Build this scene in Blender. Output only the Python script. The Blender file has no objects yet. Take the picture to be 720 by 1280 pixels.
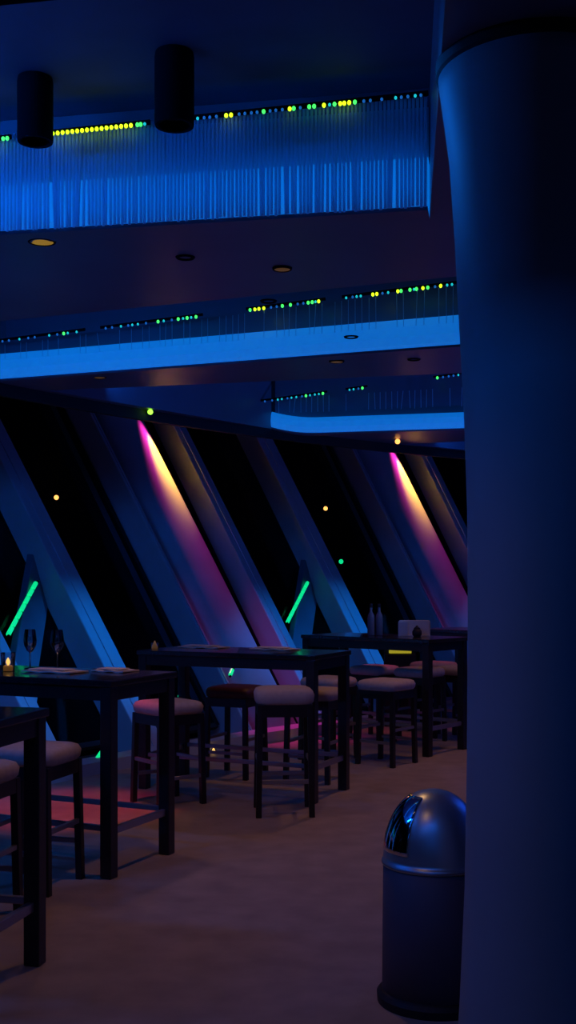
import bpy, bmesh, math, random
from mathutils import Vector, Matrix
random.seed(7)
sc = bpy.context.scene
col = sc.collection
F = 1430.0; CH = 1.575
CX, CY, TAN, RB = 11.9, 0.7, 0.72, 16.1     # centre of the ring-shaped hall, lean of its outer wall
rad = math.radians

def polar(az, R, z=0.0):
    a = rad(az)
    return Vector((CX - R*math.cos(a), CY + R*math.sin(a), z))
def wall(az, h, dR=0.0):                     # a point on the outward leaning facade
    return polar(az, RB + TAN*h + dR, h)

# ---------------------------------------------------------------- materials
MATS = {}
def mat(name, base, rough=.5, metal=0., noise=0., nscale=8., bump=0., emit=None, es=0., spec=.5, coat=0., trans=0.):
    m = bpy.data.materials.new(name); m.use_nodes = True
    nt = m.node_tree; b = nt.nodes['Principled BSDF']
    b.inputs['Base Color'].default_value = (*base, 1)
    b.inputs['Roughness'].default_value = rough
    b.inputs['Metallic'].default_value = metal
    b.inputs['Specular IOR Level'].default_value = spec
    b.inputs['Coat Weight'].default_value = coat
    b.inputs['Transmission Weight'].default_value = trans
    if emit:
        b.inputs['Emission Color'].default_value = (*emit, 1)
        b.inputs['Emission Strength'].default_value = es
    if noise or bump:
        tc = nt.nodes.new('ShaderNodeTexCoord')
        n = nt.nodes.new('ShaderNodeTexNoise'); n.inputs['Scale'].default_value = nscale
        n.inputs['Detail'].default_value = 6
        nt.links.new(tc.outputs['Object'], n.inputs['Vector'])
        if noise:
            r = nt.nodes.new('ShaderNodeValToRGB')
            r.color_ramp.elements[0].position = .3; r.color_ramp.elements[1].position = .72
            r.color_ramp.elements[0].color = (*[c*(1-noise) for c in base], 1)
            r.color_ramp.elements[1].color = (*[min(1, c*(1+noise)) for c in base], 1)
            nt.links.new(n.outputs['Fac'], r.inputs['Fac'])
            nt.links.new(r.outputs['Color'], b.inputs['Base Color'])
        if bump:
            bp = nt.nodes.new('ShaderNodeBump'); bp.inputs['Strength'].default_value = bump
            bp.inputs['Distance'].default_value = .01
            nt.links.new(n.outputs['Fac'], bp.inputs['Height'])
            nt.links.new(bp.outputs['Normal'], b.inputs['Normal'])
    MATS[name] = m
    return m
mat('floor_stone', (.38, .31, .25), .48, noise=.16, nscale=5, bump=.08, spec=.35)
mat('ceiling_navy', (.16, .17, .24), .34, noise=.1, nscale=2, spec=.5)
mat('upper_ceiling', (.09, .10, .17), .7, noise=.1, nscale=3)
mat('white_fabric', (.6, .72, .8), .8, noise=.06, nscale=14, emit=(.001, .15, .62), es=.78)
mat('string_white', (.55, .7, .85), .4)
mat('fin_paint', (.5, .56, .62), .55, noise=.08, nscale=3, spec=.3)
mat('pillar_paint', (.36, .46, .5), .55, noise=.05, nscale=2, spec=.3)
mat('reflection_paint', (.18, .22, .28), .6, noise=.08, nscale=3, spec=.3)  # tone of the bars that imitate mirrored columns
mat('dark_wood', (.012, .011, .014), .38, noise=.3, nscale=20)
mat('table_top', (.018, .017, .022), .2, noise=.2, nscale=12, coat=.2)
mat('dark_red', (.10, .03, .035), .5)
mat('rail_metal', (.35, .35, .4), .35, metal=.8)
mat('cushion', (.46, .39, .35), .85, noise=.08, nscale=30, bump=.15)
mat('paper', (.62, .58, .5), .8, noise=.05, nscale=20)
mat('napkin', (.45, .47, .5), .8, noise=.05, nscale=20)
mat('bin_body', (.13, .13, .17), .6, metal=.2, noise=.05, nscale=5)
mat('bin_dome', (.55, .68, .72), .34, metal=.8)
mat('chrome', (.75, .75, .78), .06, metal=1.)
mat('black_rubber', (.01, .01, .012), .6)
mat('matte_black', (.008, .008, .012), .7)
mat('can_black', (.005, .005, .009), .9, spec=.1)
mat('outside_night', (.002, .002, .003), .9)
mat('kerb_paint', (.45, .52, .58), .6, noise=.05)
mat('amber_lens', (.3, .2, .05), .4, emit=(.55, .3, .02), es=.42)
mat('dim_lens', (.15, .1, .06), .4, emit=(.3, .14, .03), es=.18)
mat('candle_flame', (.9, .6, .2), .5, emit=(1., .55, .12), es=1.6)
mat('candle_wax', (.5, .35, .15), .6, emit=(.8, .35, .05), es=.08)
mat('yellow_slot', (.5, .45, .1), .5, emit=(.5, .42, .01), es=.6)
mat('green_mirror_glow', (.1, .8, .4), .4, emit=(.003, .75, .24), es=1.0)  # emission painted in for green LEDs mirrored in the glass
mat('led_yellow', (.6, .8, .1), .4, emit=(.6, 1., .01), es=2.0)
mat('led_green', (.1, .8, .3), .4, emit=(.06, .9, .12), es=1.5)
mat('led_cyan', (.1, .6, .6), .4, emit=(.01, .5, .55), es=1.1)
mat('led_blue', (.1, .3, .8), .4, emit=(.01, .12, .4), es=.8)
mat('spot_green', (.2, .8, .2), .4, emit=(.35, 1., .05), es=2.0)
mat('spot_orange', (.9, .5, .2), .4, emit=(1., .38, .08), es=2.2)
mat('spot_red', (.9, .3, .1), .4, emit=(1., .12, .05), es=1.6)

def translucent(m, base, k):
    nt = m.node_tree; b = nt.nodes['Principled BSDF']; out = nt.nodes['Material Output']
    t = nt.nodes.new('ShaderNodeBsdfTranslucent'); t.inputs['Color'].default_value = (*base, 1)
    x = nt.nodes.new('ShaderNodeMixShader'); x.inputs['Fac'].default_value = k
    nt.links.new(b.outputs[0], x.inputs[1]); nt.links.new(t.outputs[0], x.inputs[2]); nt.links.new(x.outputs[0], out.inputs['Surface'])
translucent(MATS['string_white'], (.7, .85, .95), .62)
def glass_mat(name, tint, gl=.08, rough=.02):
    m = bpy.data.materials.new(name); m.use_nodes = True
    nt = m.node_tree; nt.nodes.clear()
    out = nt.nodes.new('ShaderNodeOutputMaterial'); mix = nt.nodes.new('ShaderNodeMixShader')
    tr = nt.nodes.new('ShaderNodeBsdfTransparent'); tr.inputs['Color'].default_value = (*tint, 1)
    g = nt.nodes.new('ShaderNodeBsdfGlossy'); g.inputs['Roughness'].default_value = rough
    fr = nt.nodes.new('ShaderNodeLayerWeight'); fr.inputs['Blend'].default_value = gl
    nt.links.new(fr.outputs['Fresnel'], mix.inputs['Fac'])
    nt.links.new(tr.outputs[0], mix.inputs[1]); nt.links.new(g.outputs[0], mix.inputs[2])
    nt.links.new(mix.outputs[0], out.inputs['Surface'])
    MATS[name] = m
glass_mat('window_glass', (.75, .8, .85), .12, .04)
glass_mat('drink_glass', (.88, .92, .95), .6)

# ---------------------------------------------------------------- helpers
def link(name, bm, m, parent=None, smooth=False, bevel=0., loc=None):
    bmesh.ops.recalc_face_normals(bm, faces=bm.faces)
    me = bpy.data.meshes.new(name); bm.to_mesh(me); bm.free()
    for mm in (m if isinstance(m, (list, tuple)) else [m]): me.materials.append(MATS[mm])
    if smooth:
        for p in me.polygons: p.use_smooth = True
    o = bpy.data.objects.new(name, me); col.objects.link(o)
    if parent: o.parent = parent
    if loc is not None: o.location = loc
    if bevel:
        b = o.modifiers.new('bevel', 'BEVEL'); b.width = bevel; b.segments = 3; b.limit_method = 'ANGLE'; b.angle_limit = rad(40)
    return o
def box(bm, x0, x1, y0, y1, z0, z1, M=None):
    vs = [Vector((x, y, z)) for x in (x0, x1) for y in (y0, y1) for z in (z0, z1)]
    if M is not None: vs = [M @ v for v in vs]
    v = [bm.verts.new(p) for p in vs]
    for f in ((0,1,3,2), (4,6,7,5), (0,4,5,1), (2,3,7,6), (0,2,6,4), (1,5,7,3)):
        bm.faces.new([v[i] for i in f])
def loft(bm, rings, cap=True, closed=True):
    R = [[bm.verts.new(p) for p in r] for r in rings]
    n = len(R[0])
    for a, b in zip(R[:-1], R[1:]):
        for i in range(n if closed else n-1):
            j = (i+1) % n
            bm.faces.new((a[i], a[j], b[j], b[i]))
    if cap:
        bm.faces.new(list(reversed(R[0]))); bm.faces.new(R[-1])
def lathe(bm, prof, n=40, c=(0, 0), cap=True):
    loft(bm, [[Vector((c[0]+r*math.cos(2*math.pi*i/n), c[1]+r*math.sin(2*math.pi*i/n), z)) for i in range(n)] for r, z in prof], cap)
def tube(bm, a, b, r, n=12):
    a = Vector(a); b = Vector(b); d = (b-a).normalized()
    u = d.orthogonal().normalized(); w = d.cross(u)
    loft(bm, [[p + u*r*math.cos(2*math.pi*i/n) + w*r*math.sin(2*math.pi*i/n) for i in range(n)] for p in (a, b)])
def beam(bm, a, b, w, t, side):              # square section bar from a to b, width along side
    a = Vector(a); b = Vector(b); d = (b-a).normalized()
    s = (Vector(side) - d*Vector(side).dot(d)).normalized(); q = d.cross(s)
    loft(bm, [[p + s*w/2*i + q*t/2*j for i, j in ((-1,-1), (1,-1), (1,1), (-1,1))] for p in (a, b)])
def empty(name, loc=(0, 0, 0), rz=0.):
    o = bpy.data.objects.new(name, None); col.objects.link(o)
    o.location = loc; o.rotation_euler = (0, 0, rz); o.empty_display_size = .1
    return o
def tag(o, label, cat, group=None, kind=None):
    if label: o['label'] = label
    if cat: o['category'] = cat
    if group: o['group'] = group
    if kind: o['kind'] = kind
    return o
def struct(o, label=None, cat=None):
    o['kind'] = 'structure'
    if label: o['label'] = label
    if cat: o['category'] = cat
    return o
def copy_tree(o, parent=None):
    c = o.copy(); col.objects.link(c); c.parent = parent
    for ch in list(o.children): copy_tree(ch, c)
    return c

# ---------------------------------------------------------------- floor, kerb
def arc(R, a0, a1, n, z):
    return [polar(a0+(a1-a0)*i/n, R, z) for i in range(n+1)]
AZ0, AZ1 = -40, 80
bm = bmesh.new()
top = arc(16.75, AZ0, AZ1, 60, 0) + list(reversed(arc(6.5, AZ0, AZ1, 60, 0)))
v = [bm.verts.new(p) for p in top]; f = bm.faces.new(v)
r = bmesh.ops.extrude_face_region(bm, geom=[f])
for g in r['geom']:
    if isinstance(g, bmesh.types.BMVert): g.co.z -= .15
struct(link('floor', bm, 'floor_stone'), 'brownish stone floor of the curved hall', 'floor')
bm = bmesh.new()
n = 80
loft(bm, [[polar(a, 15.97, 0), polar(a, 15.97, .10), polar(a, 16.10, .12), polar(a, 16.10, 0)] for a in [AZ0+(AZ1-AZ0)*i/n for i in range(n+1)]])
struct(link('baseboard_left', bm, 'kerb_paint'), 'low pale kerb along the foot of the leaning windows', 'kerb')

# inner back wall of the hall (towards the core)
bm = bmesh.new()
loft(bm, [[polar(a, 6.5, 0), polar(a, 6.5, 4.2), polar(a, 6.3, 4.2), polar(a, 6.3, 0)] for a in [AZ0+(AZ1-AZ0)*i/40 for i in range(41)]])
struct(link('wall_right', bm, 'ceiling_navy'))

# ---------------------------------------------------------------- ceiling with light coves
# (inner x, y, outer x, y) of the lit front lip of each cove, then the back line of the soffit nearer to us
def line_R(p, d, R):                          # from p along d until radius R about the centre
    p = Vector(p); d = Vector(d).normalized(); c = Vector((CX, CY))
    q = p-c; b = q.dot(d); cc = q.dot(q)-R*R
    s = [-b-math.sqrt(b*b-cc), -b+math.sqrt(b*b-cc)]
    s = max(s)
    return p+d*s
coves = []
def cove(pin, through, back_in, depth):
    pin = Vector(pin); d = (Vector(through)-pin).normalized()
    pout = line_R(pin, d, 16.64)
    nrm = Vector((d.y, -d.x));
    if nrm.y > 0: nrm = -nrm                  # towards the camera side
    bin_ = Vector(back_in)
    dd = d
    bout = line_R(bin_, dd, 16.64)
    coves.append(dict(pin=pin, pout=pout, bin=bin_, bout=bout, d=d, n=nrm))
cove((.95, -1.9), (-.9, -2.05), (.9, -4.0), 0)            # behind the camera
cove((.75, 1.65), (-1.1, 1.75), (.80, .62), 0)
cove((.61, 4.99), (-1.35, 5.35), (.415, 2.95), 0)
cove((1.95, 7.60), (-2.33, 9.26), (1.75, 5.78), 0)
cove((2.9, 11.40), (-.26, 12.17), (2.7, 8.62), 0)
cove((4.4, 14.6), (1.0, 15.9), (4.0, 12.6), 0)
ZS, ZT = 3.2, 3.78
bm = bmesh.new()
pl = arc(16.7, AZ0, AZ1, 80, ZS) + list(reversed(arc(6.5, AZ0, AZ1, 40, ZS)))
f = bm.faces.new([bm.verts.new(p) for p in pl])
r = bmesh.ops.extrude_face_region(bm, geom=[f])
for g in r['geom']:
    if isinstance(g, bmesh.types.BMVert): g.co.z = ZT
ceil = link('ceiling', bm, 'ceiling_navy')
struct(ceil, 'dark blue lowered ceiling with open light coves', 'ceiling')
bm = bmesh.new()
for c in coves:
    b = .13
    P = [c['pin']-c['n']*b, c['pout']-c['n']*b, c['bout'], c['bin']]
    loft(bm, [[Vector((p.x, p.y, z)) for p in P] for z in (ZS-.3, ZT+.3)])
cut = link('cutter', bm, 'ceiling_navy')
md = ceil.modifiers.new('b', 'BOOLEAN'); md.object = cut; md.operation = 'DIFFERENCE'; md.solver = 'EXACT'
bpy.context.view_layer.update()
me = bpy.data.meshes.new_from_object(ceil.evaluated_get(bpy.context.evaluated_depsgraph_get()))
ceil.modifiers.clear(); ceil.data = me
bpy.data.objects.remove(cut)
bm = bmesh.new()
pl = arc(20.0, AZ0, AZ1, 80, ZT+.002) + list(reversed(arc(6.5, AZ0, AZ1, 40, ZT+.002)))
pl = arc(16.7, AZ0, AZ1, 80, ZT+.002) + list(reversed(arc(6.5, AZ0, AZ1, 40, ZT+.002)))
f = bm.faces.new([bm.verts.new(p) for p in pl])
r = bmesh.ops.extrude_face_region(bm, geom=[f])
for g in r['geom']:
    if isinstance(g, bmesh.types.BMVert): g.co.z += .1
struct(link('ceiling', bm, 'upper_ceiling'), 'upper ceiling above the light coves', 'ceiling')
# dark header above the leaning windows
bm = bmesh.new()
loft(bm, [[polar(a, 16.72, 4.15), polar(a, 20.2, 4.15), polar(a, 20.2, 4.3), polar(a, 16.72, 4.3)] for a in [AZ0+(AZ1-AZ0)*i/60 for i in range(61)]])
loft(bm, [[polar(a, 16.70, 3.1), polar(a, 16.70, 4.3), polar(a, 16.76, 4.3), polar(a, 16.76, 3.1)] for a in [AZ0+(AZ1-AZ0)*i/60 for i in range(61)]])
struct(link('trim_1', bm, 'matte_black'), 'dark bulkhead edge above the leaning windows', 'trim')

# ---------------------------------------------------------------- lit lips, strings, diodes
def v3(p, z): return Vector((p.x, p.y, z))
where = ['behind', 'overhead', 'nearest the viewer', 'in the middle of the hall', 'farthest down the hall', 'beyond']
for i, c in enumerate(coves):
    L = (c['pout']-c['pin']).length
    n = 40
    bm = bmesh.new()
    rings = []; und = []
    prof = [(0, 0.), (.02, .0), (.045, .03), (.055, .09), (.045, .17), (.02, .225), (0, .24), (-.10, .24), (-.12, .0)]
    zb, hk = ((0, 1), (0, 1), (0, .96), (0, .9), (-.075, .72), (-.05, .7))[i]
    for k in range(n+1):
        u = (k/n)
        p = c['pin'] + c['d']*L*u
        tp = min(1., (1-u)*L/.5) if i >= 4 else 1.
        tp = 1-(1-tp)**2
        rings.append([Vector((p.x+c['n'].x*(a-.02), p.y+c['n'].y*(a-.02), ZS+zb*tp+b_*hk)) for a, b_ in prof])
    for k in range(n+1):
        p = c['pin'] + c['d']*L*k/n
        tp = min(1., (1-k/n)*L/.5) if i >= 4 else 1.
        tp = 1-(1-tp)**2
        und.append([Vector((p.x+c['n'].x*a, p.y+c['n'].y*a, ZS+zb*tp+b_)) for a, b_ in ((.008, -.010), (.012, .006), (-.135, -.0005), (-.135, -.010))])
    bu = bmesh.new(); loft(bu, und)
    struct(link('trim_%d' % (i+30), bu, 'ceiling_navy'), 'dark underside edge of the ceiling cove ' + where[i], 'trim')
    loft(bm, rings)
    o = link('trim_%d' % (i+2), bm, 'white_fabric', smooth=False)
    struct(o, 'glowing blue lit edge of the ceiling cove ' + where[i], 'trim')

def px_on(c, x, y_off=0.):                    # distance along the lip line for a viewing direction
    k = (x-360)/F
    p, d = c['pin'], c['d']
    # p.x+s d.x = k (p.y + s d.y)
    s = (k*p.y - p.x)/(d.x-k*d.y)
    return s
def string_curtain(c, step, zt0, zt1, z0, r, off, name, label, s1=None, keep=1., jit=.0, s0=0.006):
    bm = bmesh.new()
    L = s1 or (c['pout']-c['pin']).length
    s = s0
    gap = 0
    while s < L-.02:
        if gap > 0: gap -= 1
        elif random.random() < keep:
            zt = zt0+(zt1-zt0)*s/L
            p = c['pin'] + c['d']*s + c['n']*(off+random.uniform(-jit, jit))
            lean = random.gauss(0, .002) if random.random() < .9 else random.gauss(0, .012)
            q = p + c['d']*lean
            tube(bm, v3(p, zt), v3(q, z0+random.uniform(0, .01)), r, 5)
        s += step*(1+random.uniform(-.04, .04))
    o = link(name, bm, 'string_white')
    tag(o, label, 'string curtain', kind='stuff')
    return o
string_curtain(coves[2], .0178, 3.66, 3.60, 3.186, .0072, .058, 'string_curtain', 'dense curtain of fine blue-lit strings hanging along the nearest ceiling cove', jit=.001)
string_curtain(coves[3], .05, 3.62, 3.46, 3.34, .002, .075, 'string_curtain', 'sparse short strings hanging along the middle ceiling cove', keep=.7, jit=.006)
string_curtain(coves[4], .06, 3.56, 3.5, 3.34, .003, .06, 'string_curtain', 'sparse short strings along the farthest visible ceiling cove', keep=.6, jit=.006)
c = coves[2]
bm = bmesh.new(); n3 = Vector((c['n'].x, c['n'].y, 0))
loft(bm, [[v3(q, 0)-n3*x_+Vector((0, 0, z_)) for x_, z_ in ((.045, ZS+.20), (.045, ZS+.46), (.07, ZS+.46), (.07, ZS+.20))] for q in (c['pin'], c['pout'])])
struct(link('trim_20', bm, 'string_white'), 'pale backing fabric behind the string curtain', 'trim')
# carrier rails holding strings at top
def strip(c, x0, x1, zfun, xs, label, size, off=.085, group=None):
    s0, s1 = px_on(c, x0), px_on(c, x1)
    mid = (s0+s1)/2
    pm = c['pin'] + c['d']*mid + c['n']*off
    root = empty('led_strip', (pm.x, pm.y, zfun(mid)))
    tag(root, label, 'led strip light', group)
    def loc(s, dz=0., out=0.):
        p = c['pin'] + c['d']*s + c['n']*(off+out)
        return Vector((p.x, p.y, zfun(s)+dz)) - root.location
    bm = bmesh.new(); beam(bm, loc(s0+.01, size*1.3), loc(s1-.01, size*1.3), .02, .012, (0, 0, 1))
    a = link('carrier_rail', bm, 'can_black', root)
    meshes = {}
    for x, kind in xs:
        if kind not in meshes:
            bm = bmesh.new(); sz = size*(1.0 if kind in 'yg' else .75)
            bmesh.ops.create_icosphere(bm, subdivisions=2, radius=sz)
            for v_ in bm.verts: v_.co.z *= 1.25
            o = link('diode', bm, {'y': 'led_yellow', 'g': 'led_green', 'c': 'led_cyan', 'b': 'led_blue'}[kind], root, smooth=True)
            meshes[kind] = o.data
        else:
            o = bpy.data.objects.new('diode', meshes[kind]); col.objects.link(o); o.parent = root
        o.location = loc(px_on(c, x), 0, .012)
    return root
def z1(s): return 3.655 - .028*s
def z2(s):
    c = coves[3]; sA, sB = px_on(c, 0), px_on(c, 570)
    return 3.60 + (3.485-3.60)*(s-sB)/(sA-sB)
def z3(s):
    c = coves[4]; sA, sB = px_on(c, 325), px_on(c, 575)
    return 3.66 + (3.46-3.66)*(s-sB)/(sA-sB)
c1, c2, c3 = coves[2:5]
strip(c1, -30, 21, z1, [(x, 'y') for x in range(-28, 14, 6)]+[(15, 'g'), (20, 'g')], 'short run of yellow-green ceiling lights at the left edge, before the round ceiling can', .0085)
strip(c1, 67, 192, z1, [(x, 'y') for x in range(70, 178, 6)]+[(180, 'g'), (184, 'g'), (189, 'c')], 'bright unbroken run of yellow-green ceiling lights between two round black cans', .0085)
strip(c1, 246, 534, z1, [(248, 'b'), (254, 'c'), (262, 'b'), (269, 'b'), (277, 'b'), (289, 'y'), (295, 'y'), (305, 'b'), (312, 'b'), (320, 'b'), (327, 'b'), (335, 'g'), (343, 'b'), (350, 'b'), (358, 'b'),
    (367, 'y'), (372, 'g'), (380, 'b'), (391, 'g'), (397, 'g'), (409, 'y'), (416, 'c'), (422, 'g'), (429, 'y'), (434, 'y'), (440, 'y'), (447, 'g'), (458, 'b'), (466, 'b'), (480, 'b'), (497, 'c'), (504, 'b'), (512, 'b'), (521, 'c'), (528, 'b')],
    'scattered yellow and dim blue ceiling lights above the right half of the string curtain', .0085)
strip(c2, -6, 112, z2, [(0, 'b'), (12, 'b'), (20, 'b'), (33, 'c'), (44, 'b'), (52, 'b'), (70, 'c'), (80, 'b'), (88, 'g'), (93, 'c'), (104, 'c')], 'faint run of tiny cyan lights at the left end of the middle cove', .011)
strip(c2, 134, 258, z2, [(140, 'b'), (148, 'b'), (159, 'c'), (168, 'b'), (173, 'c'), (180, 'c'), (190, 'b'), (205, 'g'), (212, 'c'), (222, 'b'), (230, 'g'), (236, 'c'), (241, 'g'), (246, 'c'), (252, 'g')], 'run of cyan and green lights in the left half of the middle cove', .011)
strip(c2, 315, 410, z2, [(319, 'g'), (325, 'y'), (330, 'y'), (336, 'y'), (345, 'b'), (352, 'b'), (359, 'g'), (369, 'g'), (378, 'b'), (385, 'b'), (391, 'g'), (396, 'g'), (400, 'c'), (404, 'y')], 'short run of yellow-green lights near the centre of the middle cove', .011)
strip(c2, 434, 575, z2, [(438, 'c'), (446, 'b'), (451, 'c'), (456, 'c'), (471, 'y'), (476, 'y'), (483, 'b'), (490, 'c'), (502, 'y'), (506, 'g'), (517, 'g'), (522, 'c'), (525, 'g'), (533, 'y'), (539, 'g'), (548, 'b'), (555, 'y'), (563, 'c'), (569, 'c')], 'run of yellow, green and cyan lights of the middle cove ending at the pillar', .011)
strip(c3, 322, 410, z3, [(326, 'b'), (334, 'b'), (343, 'b'), (350, 'c'), (355, 'c'), (362, 'b'), (367, 'c'), (373, 'c'), (380, 'b'), (385, 'g'), (390, 'c'), (396, 'c'), (401, 'c'), (406, 'g')], 'longer run of tiny cyan lights in the farthest cove', .013)
strip(c3, 435, 460, z3, [(439, 'c'), (444, 'c'), (450, 'b'), (455, 'g')], 'very short run of four tiny cyan lights in the farthest cove', .013)
strip(c3, 544, 580, z3, [(548, 'g'), (555, 'b'), (562, 'b'), (568, 'b'), (574, 'c')], 'dim short run of cyan lights in the farthest cove beside the pillar', .013)

# round cans hanging in the first cove
def can(x, Z, zb, r, label):
    X = (x-360)/F*Z
    root = empty('ceiling_can_light', (X, Z, ZT))
    tag(root, label, 'ceiling light')
    bm = bmesh.new(); lathe(bm, [(r*.96, 0), (r, -.02), (r, zb-ZT+.012), (r*.97, zb-ZT), (r*.8, zb-ZT), (r*.76, zb-ZT+.05)], 36)
    link('housing', bm, 'can_black', root, smooth=False)
    bm = bmesh.new(); lathe(bm, [(r*.75, zb-ZT+.045), (r*.75, zb-ZT+.055)], 24)
    link('lens', bm, 'matte_black', root)
    return root
can(218, 4.78, 3.475, .083, 'round black ceiling can light interrupting the yellow lights above the curtain centre')
can(44, 5.02, 3.50, .078, 'round black ceiling can light at the far left among the yellow lights')
# recessed downlights
def downlight(X, Y, z, r, lens, label):
    root = empty('recessed_downlight', (X, Y, z)); tag(root, label, 'downlight')
    bm = bmesh.new(); lathe(bm, [(r*.82, -.001), (r*.86, -.012), (r, -.010), (r*1.05, 0)], 32, cap=False)
    link('bezel', bm, 'can_black', root)
    bm = bmesh.new(); lathe(bm, [(r*.84, -.008), (r*.5, -.012), (.001, -.014)], 32)
    link('lens', bm, lens, root)
    return root
downlight(-1.175, 5.46, ZS, .066, 'amber_lens', 'round amber downlight just under the bottom edge of the string curtain')
downlight(-.03, 5.94, ZS, .05, 'dim_lens', 'dim brown round downlight near the centre of the dark ceiling')
downlight(-1.50, 9.1, ZS, .055, 'dim_lens', 'faint round downlight behind the glowing middle cove edge, left')
downlight(.36, 8.45, ZS, .055, 'dim_lens', 'faint round downlight behind the glowing middle cove edge, right')

# ---------------------------------------------------------------- leaning columns
def fin(az, w, depth, label, group=None, h1=4.15, narrow=0.):
    base = polar(az, RB, 0)
    root = empty('slanted_column', base); tag(root, label, 'slanted column', group)
    a = rad(az); rh = Vector((-math.cos(a), math.sin(a), 0)); th = Vector((math.sin(a), math.cos(a), 0))
    bm = bmesh.new(); rings = []
    for k in range(9):
        h = h1*k/8
        o = rh*(TAN*h) + Vector((0, 0, h))
        rings.append([o - th*w/2, o + th*w/2, o + rh*depth + th*w/2, o + rh*depth - th*w/2])
    loft(bm, rings)
    link('shaft', bm, 'fin_paint', root, bevel=.012)
    # a shallow raised strip on the inner edge and a foot plate
    bm = bmesh.new()
    g = w*.10
    loft(bm, [[rh*(TAN*h-.012)+Vector((0, 0, h))-th*g, rh*(TAN*h-.012)+Vector((0, 0, h))+th*g, rh*(TAN*h+.01)+Vector((0, 0, h))+th*g, rh*(TAN*h+.01)+Vector((0, 0, h))-th*g] for h in (.02, h1)])
    link('edge_strip', bm, 'fin_paint', root)
    bm = bmesh.new()
    M = Matrix((( th.x, rh.x, 0, 0), (th.y, rh.y, 0, 0), (0, 0, 1, 0), (0, 0, 0, 1)))
    box(bm, -w/2-.03, w/2+.03, -.03, depth+.05, .0, .03, M)
    link('foot_plate', bm, 'kerb_paint', root)
    return root
def round_column(az, r, label):
    base = polar(az, RB+r*.8, 0)
    root = empty('round_slanted_column', base); tag(root, label, 'slanted column')
    a = rad(az); rh = Vector((-math.cos(a), math.sin(a), 0)); th = Vector((math.sin(a), math.cos(a), 0))
    bm = bmesh.new(); n = 48
    loft(bm, [[rh*(TAN*h+r*math.cos(2*math.pi*i/n)) + th*r*math.sin(2*math.pi*i/n) + Vector((0, 0, h)) for i in range(n)] for h in [4.15*k/12 for k in range(13)]])
    link('shaft', bm, 'fin_paint', root, smooth=True)
    bm = bmesh.new()
    loft(bm, [[rh*((r+.03)*math.cos(2*math.pi*i/n)) + th*(r+.03)*math.sin(2*math.pi*i/n) + Vector((0, 0, h)) for i in range(n)] for h in (0, .03)])
    link('foot_plate', bm, 'kerb_paint', root)
    return root
AB, AC, AD, AP, MOD = 31.8, 36.0, 40.7, 42.35, 12.9
names = {-2: 'out of sight to the left', -1: 'leftmost bay', 0: 'bay left of the pink-lit column nearer the viewer', 1: 'bay beside the big right pillar', 2: 'hidden bay'}
finlab = {
 (-1,'B'): 'thin blue slanted column outside the left edge', (-1,'C'): 'thin blue slanted column left of the frame', (-1,'D'): 'broad blue slanted column left of the frame',
 (0,'B'): 'slanted blue column whose foot shows under the nearest left tables', (0,'C'): 'slanted blue column with bright front edge passing the orange light at left',
 (0,'D'): 'broad dark blue slanted column just left of the nearer pink-lit round column',
 (1,'B'): 'slanted blue column just right of the nearer pink-lit round column', (1,'C'): 'slanted blue column in the centre beside the small green dot',
 (1,'D'): 'broad dark blue slanted column just left of the pink-lit column beside the pillar',
 (2,'B'): 'thin blue slanted column hidden behind the big pillar', (2,'C'): 'blue slanted column far behind the big pillar', (2,'D'): 'broad slanted column far behind the big pillar'}
rclab = {-1: 'round slanted column outside the left edge', 0: 'large round slanted column lit pink and yellow at its top, left of centre', 1: 'round slanted column lit pink at its top, next to the big pillar', 2: 'round slanted column far behind the pillar'}
for k in (-1, 0, 1, 2):
    m = MOD*k
    fin(AB+m, .20, .36, finlab[(k, 'B')])
    fin(AC+m, .27, .38, finlab[(k, 'C')])
    fin(AD+m, .07, .62, finlab[(k, 'D')])
    round_column(AP+m, .34, rclab[k])
# solid bars imitating column reflections between B and C, each with a glowing green one
def mirrored_fin(k, label, lab2):
    m = MOD*k
    a = wall(AB+m+.9, .62, .34); b = wall(AC+m+.15, 1.78, .34)
    side = wall(AB+m+2, 1., 1) - wall(AB+m+2, 1., 0)
    root = empty('mirrored_column', a); tag(root, label, 'column reflection')
    bm = bmesh.new(); beam(bm, (0, 0, 0), b-a, .08, .34, side)
    link('bar', bm, 'reflection_paint', root, bevel=.01)
    bm = bmesh.new(); beam(bm, Vector((0, 0, 0)), (b-a)*.08, .11, .38, side)
    link('reflection_end', bm, 'kerb_paint', root)
    # glowing bar imitating a mirrored LED strip
    a = wall(AB+m+1.13, 1.10, .2); b = wall(AC+m-.92, 1.56, .2)
    reflection_bar(a, b, lab2)
def reflection_bar(a, b, label, r=.021, segs=7):  # emissive bar drawn where the glass only mirrors green LEDs
    a = Vector(a); b = Vector(b)
    root = empty('green_reflection', (a+b)/2); tag(root, label, 'light reflection')
    d = (b-a)/segs; n = d.normalized()
    off = Vector((0, 0, 0))
    back = Vector((.25, 1, -.1)).normalized()*.02
    bm = bmesh.new(); tube(bm, a-root.location-n*.02+back, b-root.location+n*.02+back, r*.7, 8); link('housing', bm, 'can_black', root)  # added dark backing behind the drawn reflection
    for i in range(segs):
        p = a+d*(i+.08)-root.location; q = a+d*(i+.9)-root.location
        bm = bmesh.new(); tube(bm, p, q, r, 10)
        link('reflection_segment', bm, 'green_mirror_glow', root, smooth=False)
mirrored_fin(-1, 'solid bar imitating a mirrored column in the bay outside the left edge', 'glowing bar imitating a green reflection outside the left edge')
mirrored_fin(0, 'blue bar imitating a mirrored column behind the wine glasses at left', 'glowing bar imitating a green reflection at the left edge above the wine glasses')
mirrored_fin(1, 'blue bar imitating a mirrored column in the centre bay behind the middle tables', 'glowing bar imitating a green reflection in the centre between two slanted columns')
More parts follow.
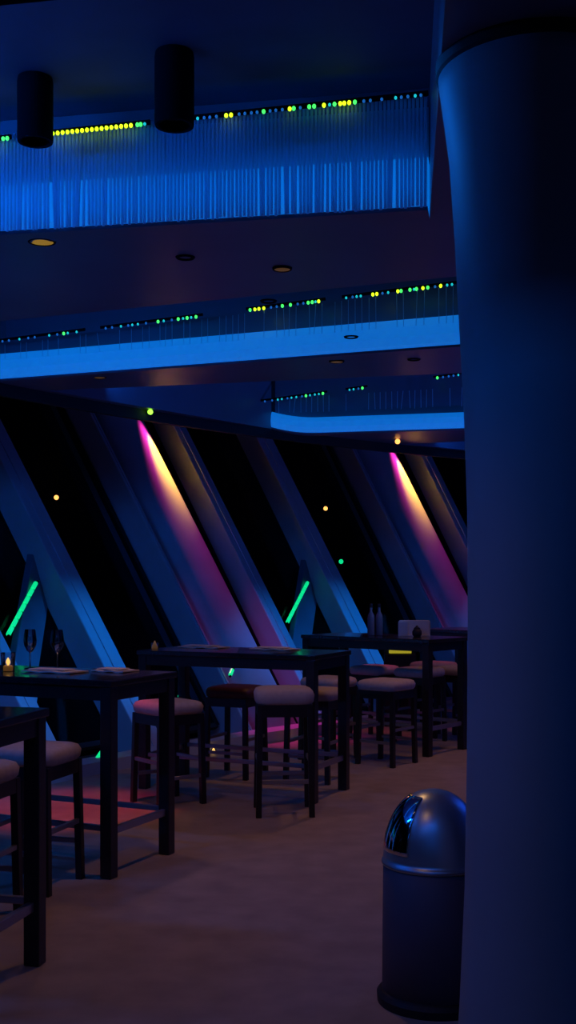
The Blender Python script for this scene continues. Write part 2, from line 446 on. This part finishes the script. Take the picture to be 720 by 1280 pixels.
reflection_bar(wall(32.62, .05, -.10), wall(33.98, .23, -.10), 'glowing bar imitating a green reflection low by the kerb behind the stool at left', segs=5)
def dot(p, r, m, label, name='small_spotlight', cat='spotlight'):
    root = empty(name, p); tag(root, label, cat)
    d = Vector((p[0], p[1], p[2]-CH)).normalized()
    bm = bmesh.new(); bmesh.ops.create_icosphere(bm, subdivisions=3, radius=r); link('lens', bm, m, root, smooth=True)
    bm = bmesh.new(); tube(bm, Vector((d.x, d.y, 0))*r*.5, Vector((d.x, d.y, 0))*r*3 + Vector((0, 0, r)), r*.9, 16); link('housing', bm, 'can_black', root)
    return root
reflection_bar(wall(37.9, .485, -.08), wall(38.2, .53, -.08), 'tiny glowing bar imitating a green reflection low behind the left table and its stool', r=.024, segs=2)
reflection_bar(wall(40.75, .63, -.08), wall(41.0, .68, -.08), 'tiny glowing bar imitating a green reflection just under the middle table top', r=.02, segs=2)
dot(wall(37.12, 2.41, 0), .024, 'spot_orange', 'small orange spotlight on the left slanted column')
dot(wall(50.32, 2.49, 0), .027, 'spot_orange', 'small orange spotlight near the top of the centre slanted column')
dot(wall(49.72, 1.81, 0), .028, 'green_mirror_glow', 'small glowing dot imitating a green reflection on the centre slanted column')  # glow drawn for a mirrored green LED
s1 = dot(Vector((-1.305, 10.84, 3.175)), .026, 'spot_green', 'small green ceiling spotlight at the top of the nearer pink-lit column')
s2 = dot(Vector((1.255, 13.10, 3.17)), .03, 'spot_orange', 'small orange ceiling spotlight at the top of the farther pink-lit column')

# ---------------------------------------------------------------- windows
k = 0
edges = []
for mm in (-1, 0, 1, 2):
    m = MOD*mm
    edges += [AB+m, AC+m, AD+m, AP+m]
gl = []
for a, b in zip(edges[:-1], edges[1:]):
    if b-a < 2: continue
    k += 1
    bm = bmesh.new()
    d = .40
    P = [wall(a+.25, .12, d), wall(b-.25, .12, d), wall(b-.25, 4.1, d), wall(a+.25, 4.1, d)]
    nrm = (P[1]-P[0]).cross(P[3]-P[0]).normalized()*.015
    loft(bm, [[p for p in P], [p+nrm for p in P]])
    o = link('window_%d' % k, bm, 'window_glass')
    struct(o, 'dark leaning window pane between slanted columns', 'window')
    bm = bmesh.new()
    side = nrm
    for p, q in ((P[0], P[1]), (P[1], P[2]), (P[2], P[3]), (P[3], P[0])):
        beam(bm, p, q, .06, .05, side)
    link('window_frame', bm, 'matte_black', o)
# night outside
bm = bmesh.new()
loft(bm, [[polar(a, 34, -6), polar(a, 34, 14), polar(a, 34.3, 14), polar(a, 34.3, -6)] for a in [AZ0+(AZ1-AZ0)*i/40 for i in range(41)]])
struct(link('wall_far', bm, 'outside_night'), 'black night beyond the windows', 'night')

# ---------------------------------------------------------------- tables
def make_table():
    root = empty('high_table')
    L, W, H, lg = 1.46, .66, 1.05, .07      # long axis = local x, origin at centre
    bm = bmesh.new(); box(bm, -L/2-.01, L/2+.01, -W/2-.01, W/2+.01, H-.035, H); link('table_top', bm, 'table_top', root, bevel=.006)
    bm = bmesh.new()
    a = .012
    for s in (-1, 1):
        box(bm, -L/2+lg, L/2-lg, s*(W/2-.02)-.012, s*(W/2-.02)+.012, H-.11, H-.035)
        box(bm, s*(L/2-.02)-.012, s*(L/2-.02)+.012, -W/2+lg, W/2-lg, H-.11, H-.035)
    link('apron', bm, 'dark_wood', root)
    for sx in (-1, 1):
        for sy in (-1, 1):
            bm = bmesh.new(); x, y = sx*(L/2-lg/2), sy*(W/2-lg/2)
            box(bm, x-lg/2, x+lg/2, y-lg/2, y+lg/2, 0, H-.035)
            link('leg', bm, 'dark_wood', root, bevel=.006)
    for s in (-1, 1):
        bm = bmesh.new(); y = s*(W/2-lg/2)
        box(bm, -L/2+lg, L/2-lg, y-.014, y+.014, .245, .275); link('stretcher', bm, 'rail_metal', root, bevel=.004)
        bm = bmesh.new(); x = s*(L/2-lg/2)
        box(bm, x-.014, x+.014, -W/2+lg, W/2-lg, .225, .265); link('stretcher', bm, 'rail_metal', root, bevel=.004)
    return root
proto_t = make_table()
def place_table(first, A, d, e, label):      # A = corner leg by the aisle, d = towards window, e = towards viewer
    o = proto_t if first else copy_tree(proto_t)
    d = Vector(d).normalized(); e = Vector((-d.y, d.x)) if Vector((-d.y, d.x)).dot(Vector(e)) > 0 else Vector((d.y, -d.x))
    c = Vector(A) + d*(.73-.035) + e*(.33-.035)
    o.location = (c.x, c.y, 0); o.rotation_euler = (0, 0, math.atan2(d.y, d.x))
    tag(o, label, 'table')
    return o
TG = None
place_table(True, (-1.04, 4.70), (-.97, .24), (-.24, -.97), 'dark high table at the left edge nearest the viewer, only its corner showing')
place_table(False, (-.70, 6.60), (-.90, .42), (-.42, -.9), 'dark high table with wine glasses and candle at left')
place_table(False, (.42, 8.63), (-.90, .42), (-.42, -.9), 'dark high table with two placemats in the middle of the row')
place_table(False, (1.63, 10.70), (-.77, .65), (-.65, -.77), 'dark high table with white menu holder next to the pillar')
place_table(False, (2.86, 11.95), (-.66, .75), (-.75, -.66), 'farthest dark high table, peeking out beside the pillar')

# ---------------------------------------------------------------- stools
def make_stool(cush=True):
    root = empty('bar_stool')
    S, H = .38, .64
    bm = bmesh.new(); h = .2
    rings = []
    for z, s in ((H, .185), (H+.015, .198), (H+.05, .203), (H+.075, .190), (H+.085, .165), (H+.09, .12)):
        pts = []
        n = 32
        for i in range(n):
            t = 2*math.pi*i/n; c_, s_ = math.cos(t), math.sin(t)
            e = .34
            pts.append(Vector((s*abs(c_)**e*(1 if c_ > 0 else -1), s*abs(s_)**e*(1 if s_ > 0 else -1), z)))
        rings.append(pts)
    loft(bm, rings)
    link('seat', bm, 'cushion', root, smooth=True)
    bm = bmesh.new()
    for s in (-1, 1):
        box(bm, -.15, .15, s*.172-.011, s*.172+.011, H-.07, H)
        box(bm, s*.172-.011, s*.172+.011, -.15, .15, H-.07, H)
    box(bm, -.17, .17, -.17, .17, H-.012, H)
    link('seat_frame', bm, 'dark_wood', root)
    for sx in (-1, 1):
        for sy in (-1, 1):
            bm = bmesh.new(); q = .019
            x0, y0, x1, y1 = sx*.178, sy*.178, sx*.166, sy*.166
            loft(bm, [[Vector((x0-q, y0-q, 0)), Vector((x0+q, y0-q, 0)), Vector((x0+q, y0+q, 0)), Vector((x0-q, y0+q, 0))],
                      [Vector((x1-q, y1-q, H)), Vector((x1+q, y1-q, H)), Vector((x1+q, y1+q, H)), Vector((x1-q, y1+q, H))]])
            link('leg', bm, 'dark_wood', root, bevel=.003)
    for s in (-1, 1):
        bm = bmesh.new(); box(bm, -.16, .16, s*.174-.011, s*.174+.011, .19, .215); link('footrest', bm, 'rail_metal', root, bevel=.003)
        bm = bmesh.new(); box(bm, s*.174-.011, s*.174+.011, -.16, .16, .30, .325); link('footrest', bm, 'rail_metal', root, bevel=.003)
    return root
proto_s = make_stool()
first = [True]
def stool(x, y, deg, label, zs=1.):
    o = proto_s if first[0] else copy_tree(proto_s)
    first[0] = False
    o.location = (x, y, 0); o.rotation_euler = (0, 0, rad(deg)); o.scale = (1, 1, zs); tag(o, label, 'stool', 'bar stools around the high tables')
    return o
stool(-1.32, 5.93, -17, 'beige bar stool at the left edge in front of the wine glass table')
stool(-1.50, 5.32, -14, 'beige bar stool cut off by the left edge beside the nearest table')
stool(-.85, 8.12, 38, 'beige bar stool alone behind the corner of the wine glass table')
stool(-.03, 7.79, 4, 'front bar stool with pale seat at the near side of the middle table', 1.17)
o = stool(-.42, 9.27, -25, 'dark-seated bar stool tucked in at the far side of the middle table')
for ch in o.children:
    if ch.name.startswith('seat') and 'frame' not in ch.name:
        ch.data = ch.data.copy(); ch.data.materials[0] = MATS['dark_red']; ch.scale = (1, 1, 1)
stool(.22, 9.07, -25, 'bar stool behind the right end of the middle table, lower seat of two')
stool(.36, 10.12, -38, 'bar stool between the middle table and the pillar-side table, upper seat of two')
stool(.85, 9.87, -38, 'front bar stool at the near side of the table with the menu holder')
stool(.87, 11.49, -40, 'bar stool at the far side of the table with the menu holder, left')
stool(1.29, 11.22, -40, 'bar stool mostly hidden behind the front leg of the menu holder table')
stool(1.72, 11.44, -41, 'bar stool close beside the pillar, nearer seat of two')
stool(1.53, 12.02, -41, 'bar stool close beside the pillar, farther seat of two')

# ---------------------------------------------------------------- things on the tables
def flat(x, y, w, d, deg, m, name, label, cat, z=1.05):
    root = empty(name, (x, y, z), rad(deg)); tag(root, label, cat)
    bm = bmesh.new(); n = 8
    loft(bm, [[Vector((-w/2+w*i/n, -d/2, .003*math.sin(i*1.7)+.003)), Vector((-w/2+w*i/n, d/2, .003*math.cos(i*1.3)+.003)), Vector((-w/2+w*i/n, d/2, .003*math.cos(i*1.3)+.011)), Vector((-w/2+w*i/n, -d/2, .003*math.sin(i*1.7)+.011))] for i in range(n+1)])
    link('sheet', bm, m, root)
    bm = bmesh.new(); box(bm, -w*.42, w*.30, -d*.3, d*.3, .014, .020); link('folded_napkin', bm, m, root, bevel=.002)
flat(-1.34, 6.575, .34, .18, -25, 'paper', 'placemat', 'pale placemat in front of the wine glasses', 'placemat')
flat(-1.00, 6.62, .22, .17, -25, 'paper', 'placemat', 'pale placemat on the right of the wine glass table', 'placemat')
flat(-.66, 8.98, .36, .2, -25, 'paper', 'placemat', 'pale placemat on the left of the middle table', 'placemat')
flat(-.10, 8.72, .34, .2, -25, 'paper', 'placemat', 'pale placemat on the right of the middle table', 'placemat')
def wine(x, y, label, s=1.):
    root = empty('wine_glass', (x, y, 1.05)); tag(root, label, 'wine glass')
    prof = [(.036, 0), (.036, .003), (.006, .01), (.004, .05), (.004, .095), (.02, .11), (.036, .14), (.04, .17), (.036, .205), (.031, .235)]
    bm = bmesh.new(); lathe(bm, [(r*s, z*s) for r, z in prof], 28, cap=False)
    inner = [(.029, .235), (.034, .2), (.038, .17), (.034, .14), (.018, .113), (.002, .103)]
    lathe(bm, [(r*s, z*s) for r, z in inner], 28, cap=False)
    link('bowl', bm, 'drink_glass', root, smooth=True)
wine(-1.54, 6.83, 'wine glass nearer the left edge on the left table')
wine(-1.365, 6.77, 'wine glass farther right on the left table')
root = empty('candle_tumbler', (-1.62, 6.62, 1.05)); tag(root, 'short glass tumbler with a glowing amber candle at the left edge', 'candle glass')
bm = bmesh.new(); lathe(bm, [(.037, 0), (.043, .11)], 28, cap=False); lathe(bm, [(.001, 0), (.037, .0)], 28, cap=False); link('tumbler', bm, 'drink_glass', root, smooth=True)
bm = bmesh.new(); lathe(bm, [(.027, .004), (.028, .03), (.02, .036)], 24); link('candle', bm, 'candle_wax', root)
bm = bmesh.new(); lathe(bm, [(.004, .036), (.013, .052), (.010, .066), (.001, .082)], 16); link('flame', bm, 'candle_flame', root, smooth=True)
def candle(p, label, s=1., dim=False):
    root = empty('small_candle', p); tag(root, label, 'candle')
    bm = bmesh.new(); lathe(bm, [(.03*s, 0), (.035*s, .05*s)], 20, cap=False); lathe(bm, [(.001, .0), (.03*s, .0)], 20, cap=False); link('glass_cup', bm, 'drink_glass', root, smooth=True)
    bm = bmesh.new(); lathe(bm, [(.026*s, .002), (.026*s, .02*s), (.014*s, .045*s), (.002, .07*s)], 20); link('flame', bm, 'candle_wax' if dim else 'candle_flame', root, smooth=True)
candle((-1.03, 8.84, 1.05), 'dim amber candle at the left end of the middle table', .9, True)
candle((-.68, 10.45, 0), 'small orange candle on the floor by the kerb', .75)
candle((.14, 11.3, 0), 'small yellow candle on the floor seen through the front stool', .9)
# menu holder on table three
root = empty('menu_holder', (1.20, 10.87, 1.05), rad(-8)); tag(root, 'white menu holder box standing on the table beside the pillar', 'menu holder')
bm = bmesh.new()
box(bm, -.15, .15, -.045, .045, 0, .012); box(bm, -.15, .15, .033, .045, .012, .14); box(bm, -.15, -.06, -.045, -.037, .012, .135)
link('box', bm, 'napkin', root, bevel=.002)
bm = bmesh.new(); box(bm, -.14, .14, -.03, .03, .012, .150); link('menu_cards', bm, 'paper', root, bevel=.002)
root = empty('spice_pot', (1.21, 10.73, 1.05)); tag(root, 'small dark pot in front of the white menu holder', 'pot')
bm = bmesh.new(); lathe(bm, [(.03, 0), (.045, .02), (.045, .05), (.03, .075)], 24); link('pot', bm, 'matte_black', root, smooth=True)
bm = bmesh.new(); lathe(bm, [(.03, .075), (.032, .08), (.012, .095), (.008, .105)], 24); link('lid', bm, 'matte_black', root, smooth=True)
def bottle(x, y, label):
    root = empty('bottle', (x, y, 1.05)); tag(root, label, 'bottle')
    bm = bmesh.new(); lathe(bm, [(.03, 0), (.034, .01), (.034, .17), (.028, .2), (.013, .23), (.012, .27)], 24); link('body', bm, 'bin_body', root, smooth=True)
    bm = bmesh.new(); lathe(bm, [(.014, .27), (.015, .3), (.012, .305)], 20); link('cap', bm, 'matte_black', root)
bottle(.795, 10.95, 'slim dark bottle standing on the menu holder table, left one of a pair')
bottle(.875, 10.98, 'slim dark bottle standing on the menu holder table, right one of a pair')
# low lantern with yellow slot
root = empty('floor_lantern', (1.215, 12.42, 0)); tag(root, 'dark floor lantern with a yellow glowing slot behind the table by the pillar', 'lantern')
bm = bmesh.new(); box(bm, -.17, .17, -.06, .06, 0, .78); box(bm, -.19, .19, -.08, .08, .845, .865); box(bm, -.17, .17, .03, .06, .78, .85); link('post', bm, 'matte_black', root, bevel=.004)
bm = bmesh.new(); box(bm, -.12, .12, -.055, .0, .79, .83); link('glowing_slot', bm, 'yellow_slot', root, bevel=.004)

# ---------------------------------------------------------------- push bin
BX, BY, BR = .548, 4.30, .19
root = empty('push_bin', (BX, BY, 0)); tag(root, 'round metal push bin with domed lid beside the pillar', 'trash bin')
bm = bmesh.new(); lathe(bm, [(BR+.022, .0), (BR+.024, .03), (BR+.012, .045), (BR+.004, .05)], 64); link('base_ring', bm, 'black_rubber', root)
bm = bmesh.new(); lathe(bm, [(BR+.004, .05), (BR+.002, .3), (BR, .515), (BR-.01, .52)], 64); link('body', bm, 'bin_body', root, smooth=False)
for p in root.children[-1].data.polygons: p.use_smooth = len(p.vertices) == 4
def dome(t, k=1.): return (BR*k*math.cos(t)**.92 if t < 1.56 else .001, .53 + .262*k*math.sin(t))
bm = bmesh.new(); lathe(bm, [(BR+.004, .513), (BR+.005, .53)] + [dome(math.pi/2*i/24) for i in range(25)], 64); link('dome_lid', bm, 'bin_dome', root, smooth=True)
lid = root.children[-1]
bm = bmesh.new(); lathe(bm, [(BR+.005, .517), (BR+.007, .520), (BR+.005, .523)], 64, cap=False); link('seam_ring', bm, 'rail_metal', root, smooth=True)
bm = bmesh.new()
def domept(t, az, k): r, z = dome(t, k); return Vector((r*math.cos(az), r*math.sin(az), z))
N = 18; az_c = rad(199); hw = rad(34)
g_o = [[domept(rad(9)+rad(57)*i/N, az_c+hw*(2*j/N-1), 1.018) for j in range(N+1)] for i in range(N+1)]
g_i = [[domept(rad(9)+rad(57)*i/N, az_c+hw*(2*j/N-1), .99) for j in range(N+1)] for i in range(N+1)]
vo = [[bm.verts.new(p) for p in r] for r in g_o]; vi = [[bm.verts.new(p) for p in r] for r in g_i]
for i in range(N):
    for j in range(N):
        bm.faces.new((vo[i][j], vo[i][j+1], vo[i+1][j+1], vo[i+1][j])); bm.faces.new((vi[i][j], vi[i+1][j], vi[i+1][j+1], vi[i][j+1]))
for j in range(N):
    for a, b in ((0, 1), (N, -1)):
        bm.faces.new((vo[a][j], vo[a][j+1], vi[a][j+1], vi[a][j]))
        bm.faces.new((vo[j][a], vo[j+1][a], vi[j+1][a], vi[j][a]))
o = link('push_flap', bm, 'chrome', root, smooth=True); o['label'] = 'mirror chrome push flap'

# ---------------------------------------------------------------- big pillar
root = empty('pillar', (.772, 3.6, 0)); tag(root, 'large round pillar in the foreground at right, narrowing at eye height', 'pillar')
prof = [(.245, .0), (.238, .1), (.229, .25), (.214, .6), (.207, 1.0), (.204, 1.45), (.206, 1.8), (.216, 2.1), (.232, 2.4), (.245, 2.65), (.262, 2.9), (.278, 3.02), (.292, 3.12), (.300, 3.19)]
bm = bmesh.new(); lathe(bm, prof, 96); o = link('shaft', bm, 'pillar_paint', root, smooth=True)
bm = bmesh.new(); lathe(bm, [(.296, 3.16), (.304, 3.17), (.306, 3.2), (.306, 3.205)], 96, cap=False); link('collar', bm, 'matte_black', root)
bm = bmesh.new(); lathe(bm, [(.262, .0), (.262, .05), (.246, .055)], 96); link('foot_ring', bm, 'black_rubber', root)

# ---------------------------------------------------------------- lamps
def lamp(kind, name, loc, target, color, energy, **kw):
    l = bpy.data.lights.new(name, kind); l.color = color; l.energy = energy
    for k_, v_ in kw.items(): setattr(l, k_, v_)
    o = bpy.data.objects.new(name, l); col.objects.link(o); o.location = loc
    d = Vector(target)-Vector(loc); o.rotation_euler = d.to_track_quat('-Z', 'Y').to_euler()
    return o
BLUE = (.004, .16, 1.)
en = [5, 17, 115, 10, 7, 5]
for i, c in enumerate(coves):                # blue tubes on the back of each lowered ceiling panel, shining into its cove
    mid = (c['bin']+c['bout'])/2 ; L = (c['bout']-c['bin']).length
    fm = (c['pin']+c['pout'])/2
    p = v3(mid, ZS+(.26 if i != 1 else .46)) - Vector((c['n'].x, c['n'].y, 0))*.05
    t = v3(fm, ZS-.05)
    if i >= 2:                               # a trough added under the tube to block light leaving the cove
        n3 = Vector((c['n'].x, c['n'].y, 0)); p.z = ZS+.17; t = v3(fm, ZS+.35)
        a_, b_ = v3(c['bin'], 0), v3(c['bout'], 0)
        bm = bmesh.new()
        loft(bm, [[q-n3*x_+Vector((0, 0, z_)) for x_, z_ in ((-.005, ZS+.04), (.13, ZS+.04), (.15, ZS+.17), (.14, ZS+.17), (.12, ZS+.05), (-.005, ZS+.05))] for q in (a_, b_)])
        struct(link('trim_%d' % (i+8), bm, 'can_black'), 'added dark light shield on the back edge of a lowered ceiling panel', 'trim')
        L -= 1.; m2 = Vector((c['d'].x, c['d'].y, 0)); p += m2*.45
    o = lamp('AREA', 'cove_light', p, t, BLUE, en[i], shape='RECTANGLE', size=L*.92, size_y=.12)
    x = Vector((c['d'].x, c['d'].y, 0)); z = -(t-p).normalized(); y = z.cross(x).normalized(); x = y.cross(z)
    o.rotation_euler = Matrix((x, y, z)).transposed().to_euler()
# blue fill beam added at the right-hand can, brightening the pillar's left edge
lamp('SPOT', 'pillar_fill', (-.475, 4.74, 3.44), (.60, 3.62, 3.0), (.005, .2, 1.), 34, spot_size=rad(36), spot_blend=1., shadow_soft_size=.03)
# blue washers added in the ceiling to brighten the feet of the leaning columns
for k_ in (-1, 0, 1, 2):
    for az0, da, wd, e, hh in ((AB, 3.2, 26, 300, .8), (AC, 3.2, 26, 380, .9), (AP, 1.6, 30, 90, .4)):
        az = az0+MOD*k_
        p = polar(az+da, 13.4, 3.17); t = wall(az, hh)
        root = empty('added_washer', (p.x, p.y, ZS))
        kn = {AB: 'thin', AC: 'wide', AP: 'round'}[az0]
        wh = {-1: 'outside the left edge', 0: 'left of centre', 1: 'before the big pillar', 2: 'behind the big pillar'}[k_]
        tag(root, 'small added ceiling washer aimed at the %s slanted column %s' % (kn, wh), 'downlight')
        bm = bmesh.new(); lathe(bm, [(.03, -.001), (.035, -.008), (.045, -.008), (.05, 0)], 24, cap=False); link('bezel', bm, 'can_black', root)
        lamp('SPOT', 'wash_fill', p-Vector((0, 0, .02)), t, (.004, .24, 1.), e, spot_size=rad(wd), spot_blend=1., shadow_soft_size=.04)
# made-up blue uplighters outside the view, added as fill for the ceiling
for x, y, e, lb in ((5.6, 8.6, 220, 'added fill uplighter deep in the hall behind the pillar'), (-2.75, 5.7, 9, 'added fill uplighter by the windows outside the left edge')):
    root = empty('added_uplighter', (x, y, 0)); tag(root, lb, 'fill lamp')
    bm = bmesh.new(); lathe(bm, [(.16, 0), (.16, .02), (.02, .04), (.02, 1.5), (.2, 1.62), (.19, 1.62), (.02, 1.54)], 32); link('stand', bm, 'can_black', root)
    lamp('AREA', 'fill_lamp', (x, y, 1.66), (x, y, 4), (.015, .12, 1.), e, shape='DISK', size=.3)
# warm dim downlights over the aisle, pink party spots towards the kerb
WARM = (1., .44, .15)
for x, y, e in ((-.2, 5.9, 32), (.9, 9.0, 40), (-.6, 2.9, 10), (-1.1, 7.1, 18), (2.2, 10.6, 26)):
    lamp('SPOT', 'downlight_lamp', (x, y, 3.17), (x, y, 0), WARM, e, spot_size=rad(110), spot_blend=1., shadow_soft_size=.06)
PINK = (1., .07, .2)
for az, R, e in ((28.3, 15.25, 140), (43.6, 15.6, 50), (48.6, 15.7, 40)):
    p = polar(az, R-.4, 3.15); t = polar(az, R, 0)
    lamp('SPOT', 'pink_lamp', p, t, PINK, e, spot_size=rad(32), spot_blend=.8, shadow_soft_size=.05)
for k_ in (0, 1):
    az = AP+MOD*k_
    a = rad(az); rh = Vector((-math.cos(a), math.sin(a), 0)); th = Vector((math.sin(a), math.cos(a), 0))
    def axis(h): return polar(az, RB+.272+TAN*h, h)
    A3 = (rh*TAN+Vector((0, 0, 1))).normalized()
    v_ = (axis(3)-Vector((0, 0, CH))).normalized()
    right = v_.cross(A3).normalized(); toward = (-v_+A3*v_.dot(A3)).normalized()
    dirn = right*.92+toward*.39
    p = axis(3.75)+dirn*.46; t = axis(1.9)+dirn*.24
    root = empty('column_spotlight', p); tag(root, ['hidden spotlight at the head of the nearer pink-lit column', 'hidden spotlight at the head of the farther pink-lit column'][k_], 'spotlight')
    d = (t-p).normalized()
    bm = bmesh.new(); tube(bm, -d*.16, -d*.02, .045, 20); link('housing', bm, 'can_black', root)
    bm = bmesh.new(); tube(bm, -d*.0212, -d*.02, .038, 20); link('lens', bm, 'chrome', root)
    lamp('SPOT', 'magenta_lamp', p, t, (1., .03, .42), 560, spot_size=rad(23), spot_blend=.8, shadow_soft_size=.02)
    d2 = right*.97+toward*.24
    p2 = axis(3.70)+d2*.60; t2 = axis(3.10)+d2*.39
    root = empty('column_spotlight', p2); tag(root, ['hidden amber spotlight beside the nearer pink-lit column', 'hidden amber spotlight beside the farther pink-lit column'][k_], 'spotlight')
    d = (t2-p2).normalized()
    bm = bmesh.new(); tube(bm, -d*.12, -d*.02, .03, 20); link('housing', bm, 'can_black', root)
    bm = bmesh.new(); tube(bm, -d*.0212, -d*.02, .025, 20); link('lens', bm, 'chrome', root)
    lamp('SPOT', 'amber_lamp', p2, t2, (1., .52, .0), 1350, spot_size=rad(16), spot_blend=1., shadow_soft_size=.02)

# ---------------------------------------------------------------- world, camera, view
w = bpy.data.worlds.new('world'); sc.world = w; w.use_nodes = True
w.node_tree.nodes['Background'].inputs['Color'].default_value = (.002, .004, .012, 1)
w.node_tree.nodes['Background'].inputs['Strength'].default_value = 1.
cam = bpy.data.cameras.new('camera'); co = bpy.data.objects.new('camera', cam); col.objects.link(co)
co.location = (0, 0, CH); co.rotation_euler = (rad(90), 0, 0)
cam.sensor_fit = 'HORIZONTAL'; cam.sensor_width = 36; cam.lens = F/720*36
cam.shift_y = 86/720; cam.clip_start = .05; cam.clip_end = 200
sc.camera = co
vs = sc.view_settings
vs.view_transform = 'Standard'; vs.look = 'None'; vs.exposure = 0.; vs.gamma = 1.; vs.use_curve_mapping = False
